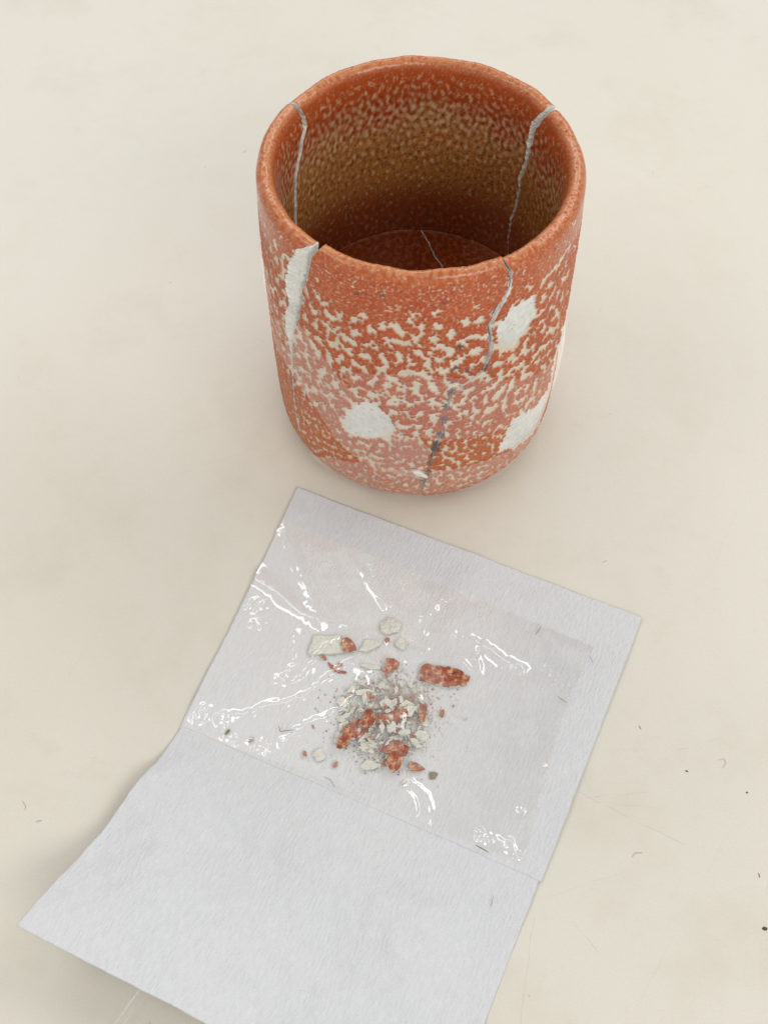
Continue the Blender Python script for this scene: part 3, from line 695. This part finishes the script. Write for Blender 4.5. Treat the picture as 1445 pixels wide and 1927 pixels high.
# ------------------------------------------------------------------ fragments
def frag_mesh(outline, thick, rough=.12, seed=0, dome=.25, subdiv=1):
    """closed irregular chip; outline (mm, around its own centre); top face slot 0, broken sides and underside slot 1"""
    r = np.random.default_rng(seed); o = np.array(outline, float)
    q = []
    for i in range(len(o)):
        a, b = o[i], o[(i + 1) % len(o)]
        for k in range(subdiv):
            f = k / subdiv; nrm_ = np.array([-(b - a)[1], (b - a)[0]]) * .09 * r.standard_normal() * (0 if k == 0 else 1); q.append(a * (1 - f) + b * f + nrm_)
    q = np.array(q); n_ = len(q); sz = np.abs(q).max()
    rings = [np.c_[q * .93, np.full(n_, 0.0)], np.c_[q * 1.0, thick * (.45 + .2 * r.standard_normal(n_) * .5)], np.c_[q * .97, thick * (1 + rough * r.standard_normal(n_))],
             np.c_[q * .55 + .05 * sz * r.standard_normal((n_, 2)), thick * (1 + dome) * (1 + .35 * rough * r.standard_normal(n_))]]
    V = np.vstack(rings + [np.array([[0, 0, thick * (1 + dome)]]), np.array([[0, 0, 0]])]); F = []; mi = []
    for k in range(3):
        for i in range(n_):
            j = (i + 1) % n_; a, b, c, d = k * n_ + i, k * n_ + j, (k + 1) * n_ + j, (k + 1) * n_ + i
            F += [(a, b, c), (a, c, d)]; mi += [0 if k == 2 or (k == 1 and r.random() < .45) else 1] * 2
    for i in range(n_):
        j = (i + 1) % n_; F += [(3 * n_ + i, 3 * n_ + j, 4 * n_), (j, i, 4 * n_ + 1)]; mi += [0, 1]
    return V, np.array(F), mi
def ground_z(u, v): return float(paper_h(np.array([float(u)]), np.array([float(v)]))[0]) + .45

def fragment(pts, thick, orange, label, dz=0.0, tilt=(0, 0), cat='fragment', name='ceramic_fragment', group=None, subdiv=2, seed=0, dome=.08):
    """pts in packet (u, v) mm"""
    p = np.array(pts, float); c = p.mean(0)
    xy = np.stack(loc_xy(p[:, 0], p[:, 1]), 1); cx, cy = loc_xy(*c); o = xy - np.array([cx, cy])
    area2 = np.sum(o[:, 0] * np.roll(o[:, 1], -1) - np.roll(o[:, 0], -1) * o[:, 1])
    if area2 < 0: o = o[::-1]
    V, F, mi = frag_mesh(o, thick * .75, .2, seed + int(c[0] * 7 + c[1]), dome, subdiv)
    ob = mesh_np(name, V, F, [M_CHIP if orange else M_FLAKE, M_FLAKE], None, False, mi)
    ob.location = Vector((cx, cy, ground_z(*c) + dz)) * MM; ob.rotation_euler = (tilt[0], tilt[1], 0)
    return tag(ob, label, cat, group)
def blob(u, v, a, b, rot, n_=7, seed=0):
    r = np.random.default_rng(seed); t = np.linspace(0, 2 * np.pi, n_, endpoint=False) + r.uniform(-.25, .25, n_)
    k = r.uniform(.62, 1.15, n_); x_, y_ = a * k * np.cos(t), b * k * np.sin(t); c, s = math.cos(rot), math.sin(rot)
    return [(u + c * p - s * q, v + s * p + c * q) for p, q in zip(x_, y_)]

fragment([(56.9, 40.4), (57.3, 38.2), (60.5, 37.5), (63.5, 36.3), (67.4, 36.3), (70.1, 36.8), (70.2, 39.3), (67.8, 41.1), (62.3, 42.8), (57.8, 43.5)], 1.3, True, 'long orange glazed fragment, the largest orange one, lying apart right of the pile', subdiv=3)
fragment([(27.1, 48.8), (26.0, 43.1), (32.5, 39.7), (35.9, 43.0), (34.9, 44.9), (28.0, 49.0)], 1.3, False, 'largest pale grey clay fragment, a flat slab above the pile on the left', subdiv=3)
fragment([(33.8, 40.9), (34.6, 40.0), (36.8, 40.3), (38.9, 42.2), (37.5, 43.8), (35.5, 44.1)], .8, True, 'orange brown chip leaning on the end of the large grey slab', dz=1.0, tilt=(.2, .1))
fragment([(39.2, 41.9), (39.6, 38.3), (42.3, 36.9), (44.0, 38.0), (41.3, 41.7)], 1.0, False, 'pale grey wedge fragment just right of the large grey slab')
fragment([(41.2, 31.9), (42.5, 29.4), (44.6, 28.6), (46.6, 29.3), (47.0, 32.2), (44.4, 34.3), (42.2, 34)], 1.2, False, 'round pale clay fragment, the one nearest the cup, with rusty spots', dome=.5)
fragment(blob(44.9, 35.9, .9, 1.3, .3, 6, 3), .9, True, 'small brown crumb right below the round pale fragment', subdiv=1)
fragment(blob(48.9, 35.3, 2.0, 1.7, .5, 8, 4), 1.0, False, 'pale pinkish oval chip between the round fragment and the long orange one')
fragment(blob(31.6, 47.8, 1.1, .9, .2, 6, 5), .8, True, 'small tan crumb at the lower edge of the large grey slab', subdiv=1)
fragment(blob(36.2, 47.8, .9, .8, .2, 6, 6), .7, True, 'small rusty crumb above the thin brown splinter', subdiv=1)
fragment([(35.2, 50.2), (33, 48.6), (33.3, 48.2), (36.6, 49.2), (39.2, 48.8), (39, 49.5), (37, 50.2)], .4, True, 'thin brown splinter at the upper left edge of the pile', subdiv=1)
fragment([(41.2, 45.8), (42.5, 44.8), (46.5, 43.9), (47.2, 44.6), (44, 46)], .5, False, 'thin pale splinter lying across the top of the pile', subdiv=1)
fragment([(47.4, 45.2), (47.2, 41.3), (49.0, 40.4), (51.0, 40.7), (51.0, 43.0), (49.6, 45.8)], 1.1, True, 'upright orange and cream chip at the top of the pile', dz=.4, tilt=(.25, .1))
fragment(blob(62.4, 52.3, 1.5, 3.0, -.35, 8, 9), 1.0, True, 'curved rust orange chip on the right side of the pile', dz=.4, tilt=(.1, .3))
fragment(blob(67.2, 49.6, .8, 1.3, .2, 6, 10), .8, True, 'lone small orange crumb off to the right of the pile', subdiv=1)
fragment([(46.0, 70.8), (45.3, 68.4), (45.4, 63.4), (47, 60.4), (49.3, 59.8), (51.4, 60.8), (50.4, 64.6), (48.4, 66.6), (47.6, 70.2)], 1.3, True, 'long orange cream chip at the lower left of the pile, second largest orange one', dz=1.0, tilt=(-.15, .1), subdiv=3)
fragment([(48.4, 61.5), (48.8, 57.3), (50.2, 57.0), (52.0, 58.8), (52.6, 61.0), (50.4, 62.6)], 1.2, True, 'small red orange chip on top of the long lower left one', dz=2.0, tilt=(-.1, -.2))
fragment([(51.0, 58.6), (55.0, 55.0), (58.5, 52.8), (59.6, 54.6), (57.6, 57.2), (53.6, 59.6)], 1.1, True, 'deep red chip in the middle of the pile', dz=1.0, tilt=(.1, 0))
fragment([(56.4, 54.6), (58.4, 51.6), (60.8, 51.2), (60.4, 54.2), (58.0, 56.2)], 1.0, False, 'cream chip with an orange end in the middle of the pile', dz=1.3)
fragment([(56.6, 66.2), (57.6, 63.0), (60.2, 61.6), (63.2, 62.4), (63.6, 64.8), (60.6, 65.4)], 1.1, True, 'orange chip with a hollow face near the lower edge of the pile', dz=.8, tilt=(.1, -.15))
fragment([(59.2, 68.9), (58.8, 66.0), (61.6, 64.6), (63.2, 66.0), (62.8, 69.6), (61.8, 70.6)], 1.2, True, 'cream and orange chip at the lower edge of the pile', dz=1.0, tilt=(.1, .2))
fragment([(64.4, 66.8), (66.4, 65.2), (69.2, 65.8), (68.6, 67), (65.8, 68.2)], .9, True, 'flat orange sliver at the lower right corner of the pile', tilt=(0, .1))
fragment(blob(42.2, 73.4, 1.9, 1.6, .2, 8, 13), .9, False, 'squarish pale chip apart at the lower left of the pile')
fragment(blob(38.9, 74.7, .9, .8, .4, 6, 14), .7, True, 'lone orange crumb farthest lower left of the pile', subdiv=1)
fragment(blob(47.4, 74.2, .6, 1.1, .3, 6, 15), .6, True, 'small upright brown crumb below the pile', subdiv=1)
fragment(blob(53.2, 66.4, 2.5, 1.9, -.3, 8, 16), .9, False, 'broad grey flake with a rusty rim below the middle of the pile', dz=.3)
fragment(blob(46.0, 67.5, 2.8, 2.0, .2, 8, 17), .9, False, 'broad pale grey flake at the left edge of the pile', dz=.1)
fragment(blob(56.2, 70.6, 2.9, 1.2, -.55, 8, 18), .8, False, 'long pale flake along the lower rim of the pile', dz=.2)
fragment(blob(57.0, 59.8, 1.2, 2.1, .1, 6, 19), .9, False, 'bright white upright chip in the middle of the pile', dz=2.0, tilt=(-.2, .1))
fragment(blob(60.6, 59.2, 2.1, 1.1, -.9, 6, 20), .9, False, 'bright white slanted chip right of the upright one', dz=1.7, tilt=(-.2, -.1))
fragment(blob(64.2, 60.6, 2.0, 1.3, .2, 6, 22), .8, False, 'bright white chip near the right edge of the pile', dz=1.0, tilt=(-.1, -.1))
fragment(blob(52.5, 53.6, 2.4, 1.3, -.8, 7, 23), .7, False, 'wide dusty grey flake in the upper middle of the pile', dz=1.4)
fragment(blob(42.0, 57.4, 2.2, 1.3, -.1, 7, 24), .7, False, 'folded looking pale flake at the far left of the pile', dz=.4, tilt=(.3, 0))
fragment(blob(46.6, 53.0, 2.8, 1.5, -.3, 7, 25), .7, False, 'pale leaf shaped flake at the upper left of the pile', dz=.6, tilt=(.2, .1))
fragment(blob(71.7, 66.4, 1.1, 1.4, .5, 6, 28), .5, False, 'olive brown fleck under the film right below the pile', cat='fleck', name='fleck', subdiv=1).data.materials[0] = M_OLIVE
for lab, (u_, v_) in (('olive sliver under the film near the lower left corner of the pocket', (17.6, 77.6)), ('slanting olive fleck beside the bottom left seam of the pocket', (24.2, 77.0))):
    o_ = fragment(blob(u_, v_, .5, 1.2, .3, 6, 29), .3, False, lab, cat='fleck', name='fleck', subdiv=1); o_.data.materials[0] = M_OLIVE; o_.data.materials[1] = M_OLIVE

# many small chips: a few shared meshes, every chip its own object
protos = {True: [], False: []}
for k in range(14):
    o2 = np.array(blob(0, 0, 1.15, random.uniform(.4, .75), 0, random.choice((4, 5, 5, 6)), 100 + k))
    V, F, mi = frag_mesh(o2, .22, .25, 200 + k, .12, 1)
    orange = k >= 9
    ob = mesh_np('chip', V, F, [M_CHIP if orange else M_FLAKE, M_FLAKE], None, False, mi)
    protos[orange].append(ob.data); bpy.data.objects.remove(ob)
def chip_words(u_, v_, orange):
    q = 'tiny rust orange crumb' if orange else 'small pale grey clay chip'
    d = math.hypot((u_ - 53.5) / 12.5, (v_ - 57.5) / 13)
    if d > 1.12: w = 'strewn apart from the crumb pile on its ' + ('left' if u_ < 53.5 else 'right')
    elif d < .42: w = 'heaped in the middle of the crumb pile'
    else: w = 'in the ' + ('upper' if v_ < 57.5 else 'lower') + ' ' + ('left' if u_ < 53.5 else 'right') + ' part of the crumb pile'
    return q + ' ' + w, q + 's ' + w
rs = random.Random(3)
for k in range(260):
    orange = rs.random() < .25
    if k < 228:
        rr = math.sqrt(rs.random()); a = rs.uniform(0, 6.283); u_ = 53.5 + 12.0 * rr * math.cos(a); v_ = 57.8 + 13.0 * rr * math.sin(a) + .1 * (u_ - 53)
        hgt = .25 + max(0, 1 - rr) * rs.uniform(1.0, 2.7)
    else:
        u_ = rs.gauss(53.5, 10); v_ = rs.gauss(60, 9); hgt = 0
        u_ = min(max(u_, 22), 78); v_ = min(max(v_, 42), 76)
    sz = min(2.0, .75 + rs.expovariate(2.1)) * (.8 if orange else 1.0)
    if k >= 228: sz *= .5
    if k % 9 == 0: sz *= .6
    ob = bpy.data.objects.new('chip', rs.choice(protos[orange])); COL.objects.link(ob)
    x_, y_ = loc_xy(u_, v_)
    ob.location = Vector((x_, y_, ground_z(u_, v_) + hgt)) * MM; ob.scale = (sz, sz, sz * rs.uniform(.6, 1.2))
    ob.rotation_euler = (rs.gauss(0, .35), rs.gauss(0, .35), rs.uniform(0, 6.283))
    lab_, grp_ = chip_words(u_, v_, orange); tag(ob, lab_, 'chip', grp_)

# powder and grit: nobody could count it
def grit(name, n_, cu, cv, su, sv, size, mat, label, hmax=2.2, seed=0):
    r = np.random.default_rng(seed); V = []; F = []
    tet = np.array([(1, 0, -.5), (-.6, .9, -.5), (-.6, -.9, -.5), (0, 0, .8)])
    for i in range(n_):
        u_, v_ = r.normal(cu, su), r.normal(cv, sv); x_, y_ = loc_xy(u_, v_); s = size * r.uniform(.5, 1.4)
        d = math.hypot((u_ - 53) / 15, (v_ - 57) / 13)
        zz = ground_z(u_, v_) + max(0, 1 - d) * r.uniform(.3, 1) * hmax + .1
        a = r.uniform(0, 6.28); c, s_ = math.cos(a), math.sin(a)
        T = tet * r.uniform(.6, 1.3, (4, 3)) * s; T = np.c_[T[:, 0] * c - T[:, 1] * s_, T[:, 0] * s_ + T[:, 1] * c, T[:, 2]]
        b = len(V); V += [(x_ + q[0], y_ + q[1], zz + q[2]) for q in T]; F += [(b, b + 1, b + 3), (b + 1, b + 2, b + 3), (b + 2, b, b + 3), (b, b + 2, b + 1)]
    return tag(mesh_np(name, np.array(V), np.array(F), [mat], None, False), label, 'powder', kind='stuff')
grit('ceramic_powder', 1100, 57, 51, 5.0, 4.2, .22, M_POW, 'pinkish grey ceramic powder over the upper middle of the crumb pile', 2.6, 1)
grit('ceramic_grit', 800, 54, 60, 8, 6.5, .26, M_CLAY, 'pale ceramic grit scattered through the crumb pile', 1.6, 2)
grit('rusty_grit', 380, 54, 58, 7, 6.5, .26, M_CHIP, 'rust coloured grit scattered through the crumb pile', 1.6, 3)

# ------------------------------------------------------------------ fibres and specks
def hair(name, pts, rad, mat, label, cat, on_packet=False, zoff=.15, group=None):
    rad *= .72; p = np.array(pts, float)
    d = np.r_[0, np.cumsum(np.hypot(*np.diff(p, axis=0).T))]; s = np.linspace(0, d[-1], 10)
    q = np.stack([np.interp(s, d, p[:, 0]), np.interp(s, d, p[:, 1])], 1)
    V = []; 
    for i, (a, b) in enumerate(q):
        if on_packet: x_, y_ = loc_xy(a, b); z_ = ground_z(a, b) + zoff
        else: x_, y_, z_ = a, b, zoff
        tx = q[min(i + 1, 9)] - q[max(i - 1, 0)]; tx = tx / (np.linalg.norm(tx) + 1e-9); nx_ = np.array([-tx[1], tx[0]])
        if on_packet: nx_ = nx_[0] * UV_U + nx_[1] * UV_V
        for k in range(4):
            an = k * math.pi / 2; w = rad * (1 - .6 * abs(i / 4.5 - 1) ** 3)
            V.append((x_ + nx_[0] * w * math.cos(an), y_ + nx_[1] * w * math.cos(an), z_ + w * math.sin(an)))
    F = [(i * 4 + k, i * 4 + (k + 1) % 4, (i + 1) * 4 + (k + 1) % 4, (i + 1) * 4 + k) for i in range(9) for k in range(4)]
    return tag(mesh_np(name, np.array(V), np.array(F), [mat], None, True), label, cat, group)
hair('fibre', [(29.3, 70.6), (30.4, 71.9), (33.4, 70.0)], .12, M_DARK, 'bent dark fibre left of the crumb pile under the film', 'fibre', True, .9)
hair('fibre', [(46.2, 78.6), (48.4, 78.7), (50.2, 80.2)], .09, M_DARK, 'curved dark hair at the bottom seam of the film pocket', 'fibre', True, .9)
hair('fibre', [(88.5, 79.3), (92.3, 79.6)], .16, M_BROWN, 'short brown fibre on the film pocket seam near its right corner', 'fibre', True, .5)
hair('fibre', [(82.2, 14.6), (81.6, 18)], .11, M_BROWN, 'short upright brown fibre near the upper right of the pocket', 'fibre', True, .9)
hair('fibre', [(97.3, 17.5), (98.9, 19.3)], .07, M_DARK, 'tiny grey fibre by the zigzag seal', 'fibre', True, .5)
hair('fibre', [(93.6, 32.6), (96.6, 33.4)], .08, M_DARK, 'fine grey fibre across the zigzag seal', 'fibre', True, .5)
hair('fibre', [(97.2, 89.0), (97.6, 91.6)], .09, M_BROWN, 'tiny reddish fibre on the loose flap near its right edge', 'fibre', True, .2)
def speck(x, y, r, mat, label, rot=0.0, el=.7):
    n_ = 7; g = np.random.default_rng(int(abs(x * 10 + y))); t = np.linspace(0, 2 * np.pi, n_, endpoint=False); k = g.uniform(.65, 1.15, n_)
    px_, py_ = r * k * np.cos(t), r * el * k * np.sin(t); c, s = math.cos(rot), math.sin(rot)
    V = np.vstack([np.c_[c * px_ - s * py_, s * px_ + c * py_, np.full(n_, .02)], [[0, 0, r * .7]]]); F = [(i, (i + 1) % n_, n_) for i in range(n_)]
    o = mesh_np('speck', V, np.array(F), [mat], None, True); o.location = Vector((x, y, 0)) * MM
    return tag(o, label, 'speck')
speck(82.7, -162.5, .75, M_DARK, 'largest black speck on the table, at the lower right edge', -.3)
speck(69.0, -122.4, .5, M_DARK, 'small black speck on the table right of the packet', -.6, .5)
speck(83.7, -128.2, .38, M_DARK, 'tiny black speck on the table near the right edge, beside the curled hair', -.5)
M_HAIR = mat_plain('pale_grey_fibre', (.48, .445, .38), .7)
hair('table_fibre', [(52.3, -145.1), (53.3, -144.0), (55.3, -143.9)], .09, M_HAIR, 'bent grey fibre on the table right of the loose flap', 'fibre')
hair('table_fibre', [(77.5, -119.4), (79.3, -119.0), (79.5, -120.3), (78.3, -121.7)], .07, M_HAIR, 'curled grey hair on the table near the right edge', 'fibre')
hair('table_fibre', [(83.4, -149.0), (83.5, -150.2)], .12, M_DARK, 'short upright dark fibre on the table at the right edge', 'fibre')
hair('table_fibre', [(-102.1, -130.4), (-101.0, -131.9), (-101.1, -133.0)], .09, M_HAIR, 'curled grey fibre on the table at the left edge', 'fibre')
hair('table_fibre', [(-97.9, -136.0), (-96.4, -135.5)], .1, M_HAIR, 'short level grey fibre on the table left of the loose flap', 'fibre')
hair('table_fibre', [(58.0, -109.8), (58.4, -110.8)], .09, M_DARK, 'tiny dark fibre on the table just right of the packet', 'fibre')
rd = random.Random(12); V = []; F = []
for i in range(55):
    x_, y_ = rd.uniform(-125, 110), rd.uniform(-195, 130); r_ = rd.choice((.08, .1, .12, .16, .2))
    if math.hypot(x_, y_) < 48: continue
    a = rd.uniform(0, 6.28); l = r_ * rd.choice((1, 1, 2, 5)); c, s = math.cos(a) * l, math.sin(a) * l; b = len(V)
    V += [(x_ - c, y_ - s, .03), (x_ + s * .3 * r_ / l, y_ - c * .3 * r_ / l, .03), (x_ + c, y_ + s, .03), (x_ - s * .6 * r_ / l, y_ + c * .6 * r_ / l, .03), (x_, y_, r_ * .8)]
    F += [(b, b + 1, b + 4), (b + 1, b + 2, b + 4), (b + 2, b + 3, b + 4), (b + 3, b, b + 4)]
tag(mesh_np('dust', np.array(V), np.array(F), [M_HAIR], None, False), 'fine dust scattered over the table', 'dust', kind='stuff')
